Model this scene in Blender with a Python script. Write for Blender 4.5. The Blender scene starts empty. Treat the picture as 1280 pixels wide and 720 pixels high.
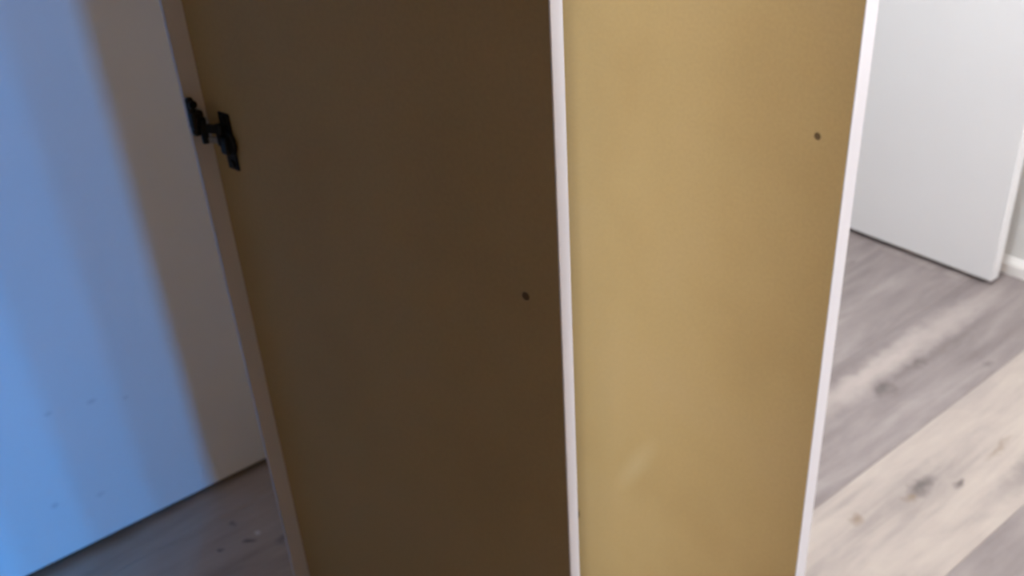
import bpy, bmesh, math, random
from mathutils import Vector, Matrix

# ------------------------------------------------------------------ camera, world, lights
scene = bpy.context.scene
COL = scene.collection
CAM_H = 1.30
# the room is laid out on two horizontal axes: u runs along the closet front, v points out of it
AU = Vector((0.8, 0.6, 0.0))
AV = Vector((0.6, -0.8, 0.0))
ROOM = math.atan2(0.6, 0.8)
def P(u, v, z=0.0):
    p = AU * u + AV * v
    return Vector((p.x, p.y, z))

cam_data = bpy.data.cameras.new('camera')
cam = bpy.data.objects.new('camera', cam_data)
COL.objects.link(cam)
rx = Vector((0.997868, -0.033212, -0.056181))
fw = Vector((0.0, 0.860834, -0.508886))
fw = (fw - rx * fw.dot(rx)).normalized()
rx.normalize()
up = rx.cross(fw)
cam.matrix_world = Matrix((
    (rx.x, up.x, -fw.x, 0.0),
    (rx.y, up.y, -fw.y, 0.0),
    (rx.z, up.z, -fw.z, CAM_H),
    (0, 0, 0, 1)))
cam_data.sensor_width = 36.0
cam_data.lens = 1250.0 * 36.0 / 1280.0
cam_data.clip_start = 0.02
cam_data.dof.use_dof = True
cam_data.dof.focus_distance = 0.45
cam_data.dof.aperture_fstop = 15.0
scene.camera = cam

vs = scene.view_settings
vs.view_transform = 'Standard'
vs.look = 'None'
vs.gamma = 1.0
vs.use_curve_mapping = False
vs.exposure = 0.0

SIDE_W, BARE_W, BLUE_W, LAMP_W, WORLD_W = 18.5, 150.0, 46.0, 117.0, 0.1
world = bpy.data.worlds.new('world')
scene.world = world
world.use_nodes = True
wb = world.node_tree.nodes['Background']
wb.inputs['Color'].default_value = (0.62, 0.75, 1.0, 1)
wb.inputs['Strength'].default_value = WORLD_W



def area_light(name, u, v, z, aim, w, h, power, color):
    d = bpy.data.lights.new(name, 'AREA')
    d.shape = 'RECTANGLE'
    d.size = w
    d.size_y = h
    d.energy = power
    d.color = color
    o = bpy.data.objects.new(name, d)
    COL.objects.link(o)
    o.location = P(u, v, z)
    o.rotation_euler = aim.to_track_quat('-Z', 'Y').to_euler()
    return o

# daylight at the window in the wall behind the camera, well to the right
area_light('window_daylight', 1.86, 0.44, 1.15, (AU * -0.30 - AV * 0.95), 0.46, 1.20, SIDE_W, (0.98, 0.96, 0.98))
# added unseen strip light, brightens the right tan door past the added pier
area_light('added_door_fill', -1.56, 1.97, 1.20, (AU * 2.34 - AV * 2.67), 0.05, 1.30, BARE_W, (0.93, 0.97, 1.0))
# blue daylight between the vertical blinds of the room on the left, through the gap behind the camera
for du, pw in ((-1.985, 1.6), (-1.90, 0.5), (-1.81, 0.6), (-1.72, 0.5)):
    area_light('blind_gap_daylight', du, 1.98, 0.62, (AU * 1.95 - AV * 3.54), 0.022, 0.90, pw * BLUE_W, (0.03, 0.35, 1.0))

# ------------------------------------------------------------------ helpers
def new_obj(name, bm, mats, parent=None):
    me = bpy.data.meshes.new(name)
    bm.normal_update()
    bm.to_mesh(me)
    bm.free()
    for m in (mats if isinstance(mats, (list, tuple)) else [mats]):
        me.materials.append(m)
    o = bpy.data.objects.new(name, me)
    COL.objects.link(o)
    if parent is not None:
        o.parent = parent
    return o

def empty(name, loc=(0, 0, 0), rz=0.0):
    o = bpy.data.objects.new(name, None)
    COL.objects.link(o)
    o.location = loc
    o.rotation_euler = (0, 0, rz)
    o.empty_display_size = 0.1
    return o

def box(bm, x0, x1, y0, y1, z0, z1, bevel=0.0, seg=2, mat=0):
    vs_ = [bm.verts.new((x, y, z)) for x in (x0, x1) for y in (y0, y1) for z in (z0, z1)]
    idx = ((0, 1, 3, 2), (4, 6, 7, 5), (0, 4, 5, 1), (2, 3, 7, 6), (0, 2, 6, 4), (1, 5, 7, 3))
    fs = [bm.faces.new([vs_[i] for i in f]) for f in idx]
    for f in fs:
        f.material_index = mat
    if bevel > 0:
        es = list({e for f in fs for e in f.edges})
        bmesh.ops.bevel(bm, geom=es, offset=bevel, segments=seg, affect='EDGES', profile=0.5)
    return fs

def prism(bm, pts, z0, z1, mat=0):
    """outline in x,y lifted from z0 to z1"""
    a = [bm.verts.new((x, y, z0)) for x, y in pts]
    b = [bm.verts.new((x, y, z1)) for x, y in pts]
    n = len(pts)
    fs = [bm.faces.new(list(reversed(a))), bm.faces.new(b)]
    for i in range(n):
        j = (i + 1) % n
        fs.append(bm.faces.new((a[i], a[j], b[j], b[i])))
    for f in fs:
        f.material_index = mat
    bmesh.ops.recalc_face_normals(bm, faces=fs)
    return fs

def cyl(bm, c, axis, r0, r1, length, seg=20, mat=0):
    axis = Vector(axis).normalized()
    q = axis.to_track_quat('Z', 'Y').to_matrix().to_4x4()
    m = Matrix.Translation(Vector(c) + axis * (length / 2)) @ q
    g = bmesh.ops.create_cone(bm, cap_ends=True, segments=seg, radius1=r0, radius2=r1, depth=length, matrix=m)
    for v in g['verts']:
        for f in v.link_faces:
            f.material_index = mat
            f.smooth = len(f.verts) == 4

# ------------------------------------------------------------------ materials
def mat_base(name, rough=0.5, spec=0.5, metal=0.0):
    m = bpy.data.materials.new(name)
    m.use_nodes = True
    nt = m.node_tree
    b = nt.nodes['Principled BSDF']
    b.inputs['Roughness'].default_value = rough
    b.inputs['Specular IOR Level'].default_value = spec
    b.inputs['Metallic'].default_value = metal
    return m, nt, b

def N(nt, kind, **kw):
    n = nt.nodes.new(kind)
    for k, v in kw.items():
        if k.startswith('i_'):
            n.inputs[k[2:].replace('_', ' ')].default_value = v
        else:
            setattr(n, k, v)
    return n

def ramp(nt, stops, interp='LINEAR'):
    r = nt.nodes.new('ShaderNodeValToRGB')
    r.color_ramp.interpolation = interp
    el = r.color_ramp.elements
    while len(el) > 1:
        el.remove(el[-1])
    el[0].position, el[0].color = stops[0][0], (*stops[0][1], 1)
    for p, c in stops[1:]:
        e = el.new(p)
        e.color = (*c, 1)
    return r

def mix(nt, fac, a, b, blend='MIX'):
    m = nt.nodes.new('ShaderNodeMix')
    m.data_type = 'RGBA'
    m.blend_type = blend
    for sock, val in ((m.inputs['Factor'], fac), (m.inputs['A'], a), (m.inputs['B'], b)):
        if hasattr(val, 'is_output'):
            nt.links.new(val, sock)
        elif isinstance(val, (int, float)):
            sock.default_value = val
        else:
            sock.default_value = (*val, 1)
    return m.outputs['Result']

def math_node(nt, op, a, b=None, clamp=False):
    m = nt.nodes.new('ShaderNodeMath')
    m.operation = op
    m.use_clamp = clamp
    for i, val in enumerate((a, b)):
        if val is None:
            continue
        if hasattr(val, 'is_output'):
            nt.links.new(val, m.inputs[i])
        else:
            m.inputs[i].default_value = val
    return m.outputs[0]

def spot(nt, vec, centre, scale, soft=(0.4, 1.0)):
    """1 inside an ellipsoid mark at centre, 0 outside"""
    mp = N(nt, 'ShaderNodeVectorMath', operation='SUBTRACT')
    nt.links.new(vec, mp.inputs[0])
    mp.inputs[1].default_value = centre
    dv = N(nt, 'ShaderNodeVectorMath', operation='DIVIDE')
    nt.links.new(mp.outputs[0], dv.inputs[0])
    dv.inputs[1].default_value = scale
    ln = N(nt, 'ShaderNodeVectorMath', operation='LENGTH')
    nt.links.new(dv.outputs[0], ln.inputs[0])
    r = N(nt, 'ShaderNodeMapRange', clamp=True)
    r.inputs['From Min'].default_value = soft[0]
    r.inputs['From Max'].default_value = soft[1]
    r.inputs['To Min'].default_value = 1.0
    r.inputs['To Max'].default_value = 0.0
    nt.links.new(ln.outputs['Value'], r.inputs['Value'])
    return r.outputs['Result']

def paint(name, color, rough=0.5, vary=0.03, bump=0.02, spec=0.4, marks=()):
    m, nt, b = mat_base(name, rough, spec)
    tc = N(nt, 'ShaderNodeTexCoord')
    n1 = N(nt, 'ShaderNodeTexNoise', i_Scale=3.0, i_Detail=4.0)
    nt.links.new(tc.outputs['Object'], n1.inputs['Vector'])
    lo = tuple(c * (1 - vary) for c in color)
    hi = tuple(min(1.0, c * (1 + vary)) for c in color)
    r = ramp(nt, [(0.3, lo), (0.7, hi)])
    nt.links.new(n1.outputs['Fac'], r.inputs['Fac'])
    col = r.outputs['Color']
    for centre, scale, mc, amount in marks:
        s = spot(nt, tc.outputs['Object'], centre, scale, (0.1, 1.0))
        col = mix(nt, math_node(nt, 'MULTIPLY', s, amount), col, mc)
    nt.links.new(col, b.inputs['Base Color'])
    if bump:
        n2 = N(nt, 'ShaderNodeTexNoise', i_Scale=160.0, i_Detail=2.0)
        nt.links.new(tc.outputs['Object'], n2.inputs['Vector'])
        bp = N(nt, 'ShaderNodeBump', i_Strength=bump, i_Distance=0.002)
        nt.links.new(n2.outputs['Fac'], bp.inputs['Height'])
        nt.links.new(bp.outputs['Normal'], b.inputs['Normal'])
    return m

M_WALL = paint('wall_paint', (0.82, 0.83, 0.82), 0.7, 0.015, 0.05)
M_WALL_WARM = paint('warm_wall_paint', (0.55, 0.39, 0.23), 0.75, 0.015, 0.05)
M_CEIL = paint('ceiling_paint', (0.68, 0.61, 0.51), 0.8, 0.015, 0.05)
M_TRIM = paint('trim_paint', (0.88, 0.87, 0.86), 0.4, 0.015, 0.0)
M_DOOR = paint('white_door_paint', (0.79, 0.80, 0.83), 0.4, 0.012, 0.02)
M_EDGE = paint('white_edge_banding', (0.83, 0.84, 0.93), 0.35, 0.01, 0.0)
M_STILE = paint('frame_paint', (0.60, 0.59, 0.62), 0.45, 0.02, 0.02)

def tan_board(name, marks=()):
    m, nt, b = mat_base(name, 0.6, 0.15)
    tc = N(nt, 'ShaderNodeTexCoord')
    n1 = N(nt, 'ShaderNodeTexNoise', i_Scale=5.0, i_Detail=3.0)
    nt.links.new(tc.outputs['Object'], n1.inputs['Vector'])
    r = ramp(nt, [(0.3, (0.520, 0.355, 0.155)), (0.5, (0.550, 0.382, 0.170)), (0.7, (0.560, 0.390, 0.182))])
    nt.links.new(n1.outputs['Fac'], r.inputs['Fac'])
    col = r.outputs['Color']
    mp = N(nt, 'ShaderNodeMapping', vector_type='TEXTURE')
    mp.inputs['Scale'].default_value = (0.004, 1.0, 0.004)
    nt.links.new(tc.outputs['Object'], mp.inputs['Vector'])
    n2 = N(nt, 'ShaderNodeTexNoise', i_Scale=1.0, i_Detail=1.0)
    nt.links.new(mp.outputs['Vector'], n2.inputs['Vector'])
    r2 = ramp(nt, [(0.3, (0.94, 0.94, 0.94)), (0.7, (1.0, 1.0, 1.0))])
    nt.links.new(n2.outputs['Fac'], r2.inputs['Fac'])
    col = mix(nt, 1.0, col, r2.outputs['Color'], 'MULTIPLY')
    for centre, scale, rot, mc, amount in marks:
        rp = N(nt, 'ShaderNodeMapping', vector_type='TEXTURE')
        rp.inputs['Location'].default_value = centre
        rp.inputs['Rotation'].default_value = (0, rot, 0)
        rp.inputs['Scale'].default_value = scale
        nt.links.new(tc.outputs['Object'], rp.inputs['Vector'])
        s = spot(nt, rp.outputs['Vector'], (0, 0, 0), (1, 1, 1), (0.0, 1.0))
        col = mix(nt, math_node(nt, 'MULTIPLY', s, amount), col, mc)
    nt.links.new(col, b.inputs['Base Color'])
    return m

M_HOLE, _nt, _b = mat_base('bare_chipboard', 0.9, 0.1)
_n = N(_nt, 'ShaderNodeTexNoise', i_Scale=900.0)
_r = ramp(_nt, [(0.3, (0.12, 0.075, 0.035)), (0.7, (0.20, 0.125, 0.06))])
_nt.links.new(_n.outputs['Fac'], _r.inputs['Fac'])
_nt.links.new(_r.outputs['Color'], _b.inputs['Base Color'])

def metal(name, color, rough):
    m, nt, b = mat_base(name, rough, 0.5, 1.0)
    n = N(nt, 'ShaderNodeTexNoise', i_Scale=220.0, i_Detail=3.0)
    r = ramp(nt, [(0.3, tuple(c * 0.7 for c in color)), (0.7, color)])
    nt.links.new(n.outputs['Fac'], r.inputs['Fac'])
    nt.links.new(r.outputs['Color'], b.inputs['Base Color'])
    return m
M_DARKMETAL = metal('tarnished_dark_metal', (0.035, 0.032, 0.028), 0.45)
M_STEEL = metal('worn_steel', (0.42, 0.40, 0.37), 0.35)

def wood_plank(name, lo, mid, hi, seed, knots=()):
    """grey limed vinyl plank: grain along local x, streaks, knots"""
    m, nt, b = mat_base(name, 0.48, 0.35)
    geo = N(nt, 'ShaderNodeNewGeometry')
    rot = N(nt, 'ShaderNodeVectorRotate', rotation_type='Z_AXIS')
    nt.links.new(geo.outputs['Position'], rot.inputs['Vector'])
    rot.inputs['Angle'].default_value = -ROOM            # floor coordinates: x along the planks
    oi = N(nt, 'ShaderNodeObjectInfo')
    off = N(nt, 'ShaderNodeCombineXYZ')
    nt.links.new(math_node(nt, 'MULTIPLY', oi.outputs['Random'], 37.0), off.inputs[0])
    nt.links.new(math_node(nt, 'MULTIPLY', oi.outputs['Random'], 91.0), off.inputs[2])
    pos = N(nt, 'ShaderNodeVectorMath', operation='ADD')
    nt.links.new(rot.outputs[0], pos.inputs[0])
    nt.links.new(off.outputs[0], pos.inputs[1])
    def noise(sx, sy, detail, distort=0.0, rough=0.55):
        mp = N(nt, 'ShaderNodeMapping')
        mp.inputs['Scale'].default_value = (sx, sy, 1.0)
        mp.inputs['Location'].default_value = (seed, seed * 1.7, 0)
        nt.links.new(pos.outputs[0], mp.inputs['Vector'])
        n = N(nt, 'ShaderNodeTexNoise', i_Scale=1.0, i_Detail=detail, i_Roughness=rough, i_Distortion=distort)
        nt.links.new(mp.outputs['Vector'], n.inputs['Vector'])
        return n.outputs['Fac']
    broad = noise(2.6, 17.0, 4.0, 0.5)
    fine = noise(9.0, 85.0, 4.0, 0.3)
    blot = noise(9.0, 22.0, 5.0, 0.8)
    f = math_node(nt, 'ADD', math_node(nt, 'MULTIPLY', broad, 0.62), math_node(nt, 'MULTIPLY', fine, 0.16))
    f = math_node(nt, 'ADD', f, math_node(nt, 'MULTIPLY', blot, 0.22))
    r = ramp(nt, [(0.36, lo), (0.49, mid), (0.62, hi)])
    nt.links.new(f, r.inputs['Fac'])
    col = r.outputs['Color']
    # knots, each warped by noise so that its edge is ragged
    wn = N(nt, 'ShaderNodeTexNoise', i_Scale=26.0, i_Detail=3.0)
    nt.links.new(rot.outputs[0], wn.inputs['Vector'])
    w0 = N(nt, 'ShaderNodeVectorMath', operation='SUBTRACT')
    nt.links.new(wn.outputs['Color'], w0.inputs[0])
    w0.inputs[1].default_value = (0.5, 0.5, 0.5)
    w1 = N(nt, 'ShaderNodeVectorMath', operation='SCALE')
    nt.links.new(w0.outputs[0], w1.inputs[0])
    w1.inputs['Scale'].default_value = 0.05
    w2 = N(nt, 'ShaderNodeVectorMath', operation='ADD')
    nt.links.new(rot.outputs[0], w2.inputs[0])
    nt.links.new(w1.outputs[0], w2.inputs[1])
    flat = N(nt, 'ShaderNodeVectorMath', operation='MULTIPLY')
    nt.links.new(w2.outputs[0], flat.inputs[0])
    flat.inputs[1].default_value = (1, 1, 0)
    for (ku, kv, su, sv, kc, ka) in knots:
        s = spot(nt, flat.outputs[0], (ku, -kv, 0), (su, sv, 1.0), (0.15, 1.0))
        col = mix(nt, math_node(nt, 'MULTIPLY', s, ka), col, kc)
    nt.links.new(col, b.inputs['Base Color'])
    bp = N(nt, 'ShaderNodeBump', i_Strength=0.08, i_Distance=0.001)
    nt.links.new(fine, bp.inputs['Height'])
    nt.links.new(bp.outputs['Normal'], b.inputs['Normal'])
    return m

KB = (0.10, 0.085, 0.085)
KBR = (0.27, 0.20, 0.14)
M_PLANK_LIGHT = wood_plank('limed_beige_plank', (0.35, 0.305, 0.29), (0.455, 0.395, 0.365), (0.53, 0.465, 0.42), 3.1, [
    (1.415, -0.668, 0.055, 0.020, KB, 0.75), (1.475, -0.630, 0.022, 0.010, KB, 0.8),
    (1.375, -0.668, 0.016, 0.009, KBR, 0.8), (1.255, -0.690, 0.022, 0.016, KBR, 0.75),
    (1.62, -0.625, 0.06, 0.010, KBR, 0.5), (1.60, -0.560, 0.16, 0.03, (0.24, 0.21, 0.21), 0.7)])
M_PLANK_GREY = wood_plank('limed_grey_plank', (0.225, 0.192, 0.193), (0.29, 0.251, 0.25), (0.365, 0.322, 0.316), 11.4, [
    (1.757, -0.885, 0.035, 0.014, KB, 0.6), (1.62, -0.885, 0.04, 0.022, KB, 0.65), (1.70, -0.935, 0.55, 0.045, (0.58, 0.51, 0.48), 0.6), (1.65, -0.985, 0.25, 0.03, (0.24, 0.205, 0.205), 0.55),
    (1.86, -0.79, 0.03, 0.012, KB, 0.45), (1.85, -0.885, 0.25, 0.02, (0.20, 0.17, 0.165), 0.5)])
M_PLANK_MID = wood_plank('limed_greige_plank', (0.36, 0.28, 0.215), (0.45, 0.355, 0.285), (0.52, 0.42, 0.345), 23.8, [
    (0.405, -1.388, 0.010, 0.008, KB, 0.8), (0.36, -1.40, 0.010, 0.008, KB, 0.8),
    (0.40, -1.452, 0.010, 0.008, KB, 0.6), (0.45, -1.345, 0.022, 0.012, KB, 0.5),
    (0.43, -1.402, 0.010, 0.007, (0.85, 0.84, 0.82), 0.9)])
M_SUB = paint('grey_underlay', (0.06, 0.055, 0.05), 0.9, 0.1, 0.0)

# ------------------------------------------------------------------ room shell (local axes u, -v, z under a turned root)
def room_obj(name, boxes, mat, bevel=0.0):
    bm = bmesh.new()
    for (u0, u1, v0, v1, z0, z1) in boxes:
        box(bm, u0, u1, -v1, -v0, z0, z1, bevel)
    o = new_obj(name, bm, mat)
    o.rotation_euler = (0, 0, ROOM)
    return o

def structure(o):
    o['kind'] = 'structure'
    return o

U0, U1 = -2.45, 2.262          # left and right wall faces
VF = 0.45                      # wall behind the camera
VB = -1.75                     # back wall
HC = 2.40
floor = structure(room_obj('floor', [(U0 - 0.1, U1 + 0.1, -3.1, 2.15, -0.10, -0.008)], M_SUB))
structure(room_obj('ceiling', [(U0 - 0.1, U1 + 0.1, -3.1, 2.15, HC, HC + 0.1)], M_CEIL))
# right wall with a window opening nearer than the open door
structure(room_obj('wall_right', [
    (U1, U1 + 0.1, -3.0, -0.36, 0, HC), (U1, U1 + 0.1, 0.28, VF + 0.05, 0, HC),
    (U1, U1 + 0.1, -0.36, 0.28, 0, 0.62), (U1, U1 + 0.1, -0.36, 0.28, 1.90, HC)], M_WALL))
# wall behind the camera: added pier between two doorways shades the near tan door
structure(room_obj('wall_front', [
    (U0, -1.165, VF, VF + 0.05, 0, HC), (-0.95, -0.367, VF, VF + 0.05, 0, HC), (1.05, 1.60, VF, VF + 0.05, 0, HC), (2.12, U1, VF, VF + 0.05, 0, HC),
    (1.60, 2.12, VF, VF + 0.05, 0, 0.50), (1.60, 2.12, VF, VF + 0.05, 1.80, HC),
    (-1.165, -0.95, VF, VF + 0.05, 2.05, HC), (-0.375, 1.05, VF, VF + 0.05, 2.05, HC)], M_WALL_WARM))
bm = bmesh.new()
prism(bm, [(-0.94, -0.50), (-0.90, -0.50), (-1.64, -2.05), (-1.68, -2.05)], 0, HC)
o = structure(new_obj('added_middle_wall', bm, M_WALL_WARM)); o.rotation_euler = (0, 0, ROOM)  # added divider, keeps the blue light off the near tan door
structure(room_obj('wall_left', [(U0 - 0.1, U0, -1.85, 2.1, 0, HC)], M_WALL_WARM))
# back wall: the doorway of the open door is at its right end
structure(room_obj('wall_back', [
    (U0, 1.42, VB - 0.1, VB, 0, HC), (1.42, 2.20, VB - 0.1, VB, 2.06, HC), (2.20, U1, VB - 0.1, VB, 0, HC)], M_WALL))
structure(room_obj('wall_hall', [(1.2, U1, -3.1, -3.0, 0, HC), (1.1, 1.2, -3.1, -1.85, 0, HC)], M_WALL))
structure(room_obj('wall_far', [
    (U0, -2.10, 2.05, 2.15, 0, HC), (-1.40, 1.3, 2.05, 2.15, 0, HC),
    (-2.10, -1.40, 2.05, 2.15, 0, 0.30), (-2.10, -1.40, 2.05, 2.15, 1.70, HC)], M_WALL_WARM))
structure(room_obj('added_side_wall', [(1.02, 1.08, VF + 0.05, 1.607, 0, HC), (-1.226, 1.08, 1.607, 1.66, 0, HC)], M_WALL_WARM))  # added unseen wall stub, its end dims the right tan door towards the free edge

# baseboard on the right wall, stopping at the door opening; moulded top
bm = bmesh.new()
prof = [(0, 0), (-0.015, 0), (-0.015, 0.026), (-0.012, 0.030), (-0.012, 0.032), (-0.007, 0.036), (-0.004, 0.041), (0, 0.042)]
vv = [(-1.66, 0.505)]
a = [bm.verts.new((U1 + du, 1.66, z)) for du, z in prof]
b = [bm.verts.new((U1 + du, -0.505, z)) for du, z in prof]
for i in range(len(prof)):
    j = (i + 1) % len(prof)
    bm.faces.new((a[i], a[j], b[j], b[i]))
bm.faces.new(a); bm.faces.new(list(reversed(b)))
bmesh.ops.recalc_face_normals(bm, faces=bm.faces)
o = structure(new_obj('baseboard_right', bm, M_TRIM)); o.rotation_euler = (0, 0, ROOM)
# window frames and panes
M_GLASS, _gnt, _gb = mat_base('window_glass', 0.02, 0.5)
_gb.inputs['Transmission Weight'].default_value = 1.0
_gb.inputs['Base Color'].default_value = (0.95, 0.98, 1.0, 1)
def window(name, pts_fn, w0, w1, z0, z1):
    bm = bmesh.new()
    t = 0.035
    for (a0, a1, c0, c1) in ((w0, w1, z0, z0 + t), (w0, w1, z1 - t, z1), (w0, w0 + t, z0 + t, z1 - t), (w1 - t, w1, z0 + t, z1 - t),
                             ((w0 + w1) / 2 - 0.012, (w0 + w1) / 2 + 0.012, z0 + t, z1 - t)):
        pts_fn(bm, a0, a1, c0, c1, 0.03, 0.08)
    f = structure(new_obj(name, bm, M_TRIM)); f.rotation_euler = (0, 0, ROOM)
    bm = bmesh.new()
    pts_fn(bm, w0 + t, w1 - t, z0 + t, z1 - t, 0.053, 0.057)
    new_obj('pane', bm, M_GLASS, f)
window('window_1', lambda bm, a0, a1, c0, c1, d0, d1: box(bm, U1 + d0, U1 + d1, -a1, -a0, c0, c1), -0.36, 0.28, 0.62, 1.90)
window('window_2', lambda bm, a0, a1, c0, c1, d0, d1: box(bm, a0, a1, -(2.05 + d1), -(2.05 + d0), c0, c1), -2.10, -1.40, 0.30, 1.70)
window('window_3', lambda bm, a0, a1, c0, c1, d0, d1: box(bm, a0, a1, -(VF + d1), -(VF + d0), c0, c1), 1.60, 2.12, 0.50, 1.80)

# ------------------------------------------------------------------ floor planks, each its own piece
random.seed(7)
PW = 0.2405
GAP = 0.0005
plank_mesh = {}
def plank(u0, u1, v0, v1, mat):
    L = round(u1 - u0, 4)
    key = (L, round(v1 - v0, 4), mat.name)
    if key not in plank_mesh:
        bm = bmesh.new()
        w = v1 - v0
        fs = box(bm, GAP / 2, L - GAP / 2, GAP / 2, w - GAP / 2, -0.008, 0.0)
        top = [e for e in bm.edges if all(abs(v.co.z) < 1e-6 for v in e.verts)]
        bmesh.ops.bevel(bm, geom=top, offset=0.0004, segments=1, affect='EDGES')
        me = bpy.data.meshes.new('plank')
        bm.to_mesh(me); bm.free()
        me.materials.append(mat)
        plank_mesh[key] = me
    o = bpy.data.objects.new('plank', plank_mesh[key])
    COL.objects.link(o)
    o.parent = floor
    o.location = (u0, -v1, 0.0)
    return o
PL = 1.22
v_edge = -0.76
row0 = -10
for row in range(row0, 6):
    v0 = v_edge + row * PW
    v1 = v0 + PW
    if v1 < -3.05 or v0 > 0.52 + PW:
        continue
    stag = {-1: 1.05, 0: 0.98, 1: 0.66, -2: 0.92, -3: 0.82, -4: 0.72}.get(row, random.random() * PL)
    u = U0 - PL + (stag - U0) % PL
    while u < U1:
        a, b_ = max(u, U0), min(u + PL, U1)
        if b_ - a > 0.03:
            if row == 0:
                mt = M_PLANK_LIGHT
            elif row == -1:
                mt = M_PLANK_GREY
            elif row == 1:
                mt = M_PLANK_GREY
            elif row in (-2, -3):
                mt = M_PLANK_MID if a < 0.3 else M_PLANK_GREY
            else:
                mt = random.choice((M_PLANK_LIGHT, M_PLANK_GREY, M_PLANK_MID))
            plank(a, b_, v0, v1, mt)
        u += PL

# ------------------------------------------------------------------ the open white room door at the right
door = empty('door_1', P(2.179, VB + 0.03, 0.0), ROOM - math.pi / 2)   # local x runs from the hinges to the free edge
door['kind'] = 'structure'
DW = 0.771
bm = bmesh.new()
box(bm, 0.0, DW, -0.0175, 0.0175, 0.013, 2.03, 0.0025, 2)
new_obj('door_leaf', bm, M_DOOR, door)
for hz in (0.25, 1.05, 1.80):
    bm = bmesh.new()
    cyl(bm, (-0.006, 0.021, hz), (0, 0, 1), 0.006, 0.006, 0.09, 12)
    box(bm, 0.0, 0.03, 0.0175, 0.019, hz, hz + 0.09)
    new_obj('hinge', bm, M_STEEL, door)
bm = bmesh.new()
for s in (-1, 1):
    cyl(bm, (DW - 0.06, s * 0.0175, 1.0), (0, s, 0), 0.026, 0.026, 0.006, 24)
    cyl(bm, (DW - 0.06, s * 0.0235, 1.0), (0, s, 0), 0.011, 0.011, 0.012, 16)
    box(bm, DW - 0.15, DW - 0.05, min(s * 0.0355, s * 0.0265), max(s * 0.0355, s * 0.0265), 0.992, 1.008, 0.003, 2)
new_obj('door_handle', bm, M_STEEL, door)

# ------------------------------------------------------------------ built-in closet
CO = (0.350, -0.97)
closet = empty('built_in_closet', P(CO[0], CO[1], 0.0), ROOM)
closet['label'] = 'built-in white closet with two tan-faced doors swung wide open on the hall floor'
closet['category'] = 'closet'
def cpart(name, boxes, mat, bevel=0.0):
    bm = bmesh.new()
    for (u0, u1, v0, v1, z0, z1) in boxes:
        box(bm, u0 - CO[0], u1 - CO[0], -(v1 - CO[1]), -(v0 - CO[1]), z0, z1, bevel)
    return new_obj(name, bm, mat, closet)
SCUFF = (0.22, 0.20, 0.22)
def bmark(u, z, su, sz, a):
    return ((u - CO[0], 0.505, z), (su, 0.2, sz), SCUFF, a)
M_BACK = paint('scuffed_white_board', (0.80, 0.79, 0.78), 0.5, 0.02, 0.02, 0.35, [
    bmark(0.255, 0.30, 0.012, 0.006, 0.4), bmark(0.185, 0.31, 0.010, 0.006, 0.35), bmark(0.145, 0.13, 0.010, 0.008, 0.4),
    bmark(0.22, 0.11, 0.012, 0.007, 0.3), bmark(0.31, 0.28, 0.008, 0.006, 0.3)])
VBK = -1.562
VFR = -0.968                      # front of the face frame
bp = cpart('back_panel', [(-0.58, 0.81, -1.745, VBK, 0.017, 2.38)], M_BACK)
bp['label'] = 'white back board of the closet with small scuffs, clear of the floor'
for su in (0.3300, 0.769, -0.562):
    cpart('frame_stile', [(su, su + 0.032, VFR - 0.006, VFR, 0.0, 2.38)], M_STILE, 0.001)
cpart('end_panel', [(0.788, 0.806, VBK, VFR, 0.0, 2.38)], M_DOOR, 0.001)
cpart('end_panel', [(-0.581, -0.563, VBK - 0.018, VFR, 0.0, 2.38)], M_DOOR, 0.001)
cpart('header_panel', [(-0.5415, 0.767, VFR - 0.016, VFR, 2.09, 2.38)], M_DOOR, 0.001)
cpart('shelf', [(-0.562, 0.787, VBK, VFR - 0.022, 1.78, 1.80)], M_DOOR, 0.001)

def closet_door(free, dir_deg, width, thick, knob_s, knob_z, name_label, marks):
    """free: world x,y of the visible corner of the free edge; inner face on the camera's side"""
    t = math.radians(dir_deg)
    d = Vector((math.cos(t), math.sin(t), 0))
    hinge = Vector((free[0], free[1], 0)) - d * width
    # local frame of the closet root
    m = Matrix.Translation(P(CO[0], CO[1])) @ Matrix.Rotation(ROOM, 4, 'Z')
    lm = m.inverted() @ (Matrix.Translation(hinge) @ Matrix.Rotation(t, 4, 'Z'))
    # local x from hinge to free edge, local y away from the camera, the inner face at y = 0
    bm = bmesh.new()
    z0, z1 = 0.015, 2.07
    fs = box(bm, 0.0, width - 0.0012, 0.0, thick, z0, z1)
    bmesh.ops.recalc_face_normals(bm, faces=bm.faces)
    for f in bm.faces:
        f.material_index = 0 if f.normal.y < -0.5 else 1
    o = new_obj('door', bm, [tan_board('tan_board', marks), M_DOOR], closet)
    o.matrix_local = lm
    o['label'] = name_label
    def sub(name, fn, mat):
        b = bmesh.new()
        fn(b)
        return new_obj(name, b, mat, o)
    eb = sub('edge_band', lambda b: box(b, width - 0.0012, width, 0.0, thick, z0, z1, 0.0005, 1), M_EDGE)
    eb['label'] = 'white banding along the free edge'
    def hole(b):
        cyl(b, (width - knob_s, 0.0006, knob_z), (0, -1, 0), 0.0042, 0.0036, 0.0010, 18)
    kh = sub('knob_hole', hole, M_HOLE)
    kh['label'] = 'small dark hole near the free edge'
    return o, sub

d1, sub1 = closet_door((0.0380, 0.6790), -42.0, 0.456, 0.0144, 0.0365, 0.8755,
    'shaded tan inner face of the nearer closet door, dark hinge at its left', ())
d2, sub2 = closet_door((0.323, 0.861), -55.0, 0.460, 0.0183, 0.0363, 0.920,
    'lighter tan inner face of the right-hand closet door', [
        ((0.175, 0.0, 0.345), (0.095, 1.0, 0.020), -1.05, (0.66, 0.52, 0.29), 0.40)])

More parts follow.
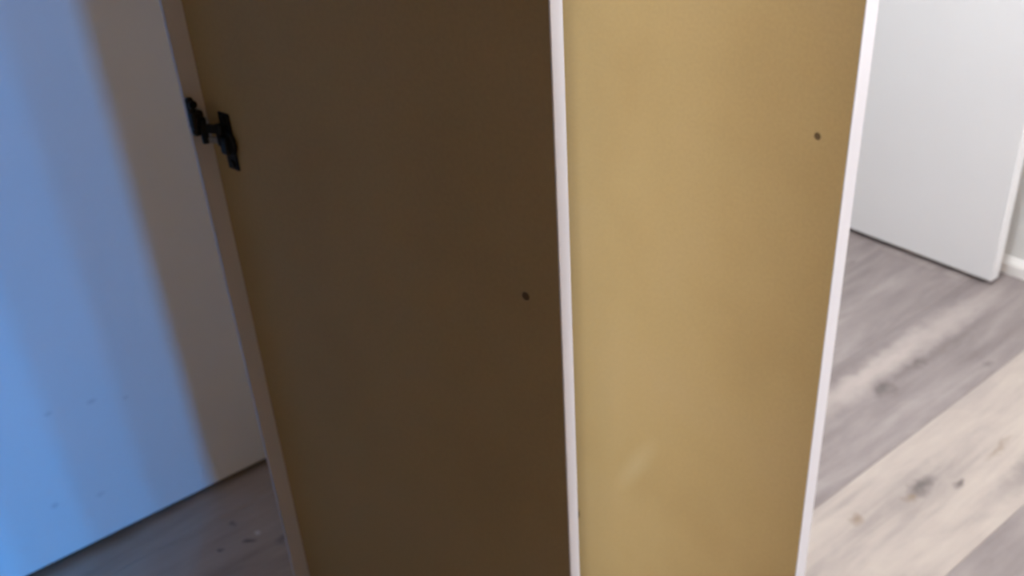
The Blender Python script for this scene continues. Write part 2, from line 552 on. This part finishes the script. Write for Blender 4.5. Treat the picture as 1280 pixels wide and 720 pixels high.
# concealed hinges: cup plate on the door, arm, mounting block on the stile
def hinge_on(sub, z):
    """in the door's frame: x from the hinge edge to the free edge, -y across the face of the frame stile"""
    def plate(b):
        box(b, 0.023, 0.041, -0.0022, 0.0, z - 0.031, z + 0.031, 0.0008, 1)
        for s in (-1, 1):
            cyl(b, (0.032, -0.002, z + s * 0.024), (0, -1, 0), 0.0048, 0.004, 0.0022, 14)
        cyl(b, (0.032, -0.0022, z), (0, -1, 0), 0.0150, 0.0140, 0.003, 24)
        box(b, 0.026, 0.038, -0.0095, -0.003, z - 0.012, z + 0.007, 0.002, 2)
    p = sub('hinge_cup', plate, M_DARKMETAL)
    p['label'] = 'dark metal hinge cup plate screwed to the tan face'
    z += 0.009
    def arm(b):
        # knuckled link reaching from the cup round to the frame
        prism(b, [(0.033, -0.004), (0.033, -0.0085), (0.020, -0.0125), (0.012, -0.0165), (0.008, -0.0135), (0.018, -0.0085)], z + 0.001, z + 0.010)
        cyl(b, (0.027, -0.0075, z - 0.011), (0, 0, 1), 0.0032, 0.0032, 0.022, 14)
        cyl(b, (0.012, -0.0145, z - 0.010), (0, 0, 1), 0.0038, 0.0038, 0.024, 14)
    sub('hinge_arm', arm, M_DARKMETAL)
    def link(b):
        prism(b, [(0.029, -0.004), (0.029, -0.0075), (0.016, -0.0135), (0.008, -0.0165), (0.006, -0.0135), (0.016, -0.0095)], z - 0.010, z - 0.004)
    l = sub('hinge_link', link, M_STEEL)
    l['label'] = 'bright steel link below the dark arm'
    z += 0.008
    def block(b):
        box(b, 0.0015, 0.0125, -0.0240, -0.0100, z - 0.003, z + 0.016, 0.003, 2)
        box(b, 0.0015, 0.0105, -0.0235, -0.0140, z - 0.010, z + 0.006, 0.003, 2)
        box(b, 0.0015, 0.0095, -0.0235, -0.0160, z + 0.012, z + 0.031, 0.003, 2)
        cyl(b, (0.0095, -0.0195, z + 0.024), (1, 0, 0), 0.0045, 0.004, 0.003, 14)
        cyl(b, (0.0120, -0.0155, z + 0.006), (1, 0, 0), 0.005, 0.0045, 0.0025, 14)
    sub('hinge_block', block, M_DARKMETAL)
hinge_on(sub1, 0.926)
hinge_on(sub1, 1.85)
hinge_on(sub1, 0.16)
hinge_on(sub2, 1.85)
hinge_on(sub2, 0.16)

# ------------------------------------------------------------------ added unseen ceiling light, brightens the white door and right-hand floor
lamp = empty('added_ceiling_light', P(1.15, -0.80, HC), 0.0)
lamp['label'] = 'unseen round ceiling light added to brighten the open white door and floor'
lamp['category'] = 'lamp'
bm = bmesh.new()
cyl(bm, (0, 0, -0.025), (0, 0, 1), 0.16, 0.17, 0.025, 40)
new_obj('lamp_base', bm, M_TRIM, lamp)
M_LAMP, _lnt, _lb = mat_base('lit_diffuser', 0.4)
_lb.inputs['Base Color'].default_value = (0.9, 0.9, 0.88, 1)
_lb.inputs['Emission Color'].default_value = (0.92, 0.97, 1.0, 1)
_lb.inputs['Emission Strength'].default_value = LAMP_W
bm = bmesh.new()
g = bmesh.ops.create_uvsphere(bm, u_segments=32, v_segments=16, radius=0.15, matrix=Matrix.Translation((0, 0, -0.025)) @ Matrix.Diagonal((1, 1, 0.38, 1)))
bmesh.ops.delete(bm, geom=[v for v in bm.verts if v.co.z > -0.0251], context='VERTS')
for f in bm.faces:
    f.smooth = True
new_obj('lamp_shade', bm, M_LAMP, lamp)
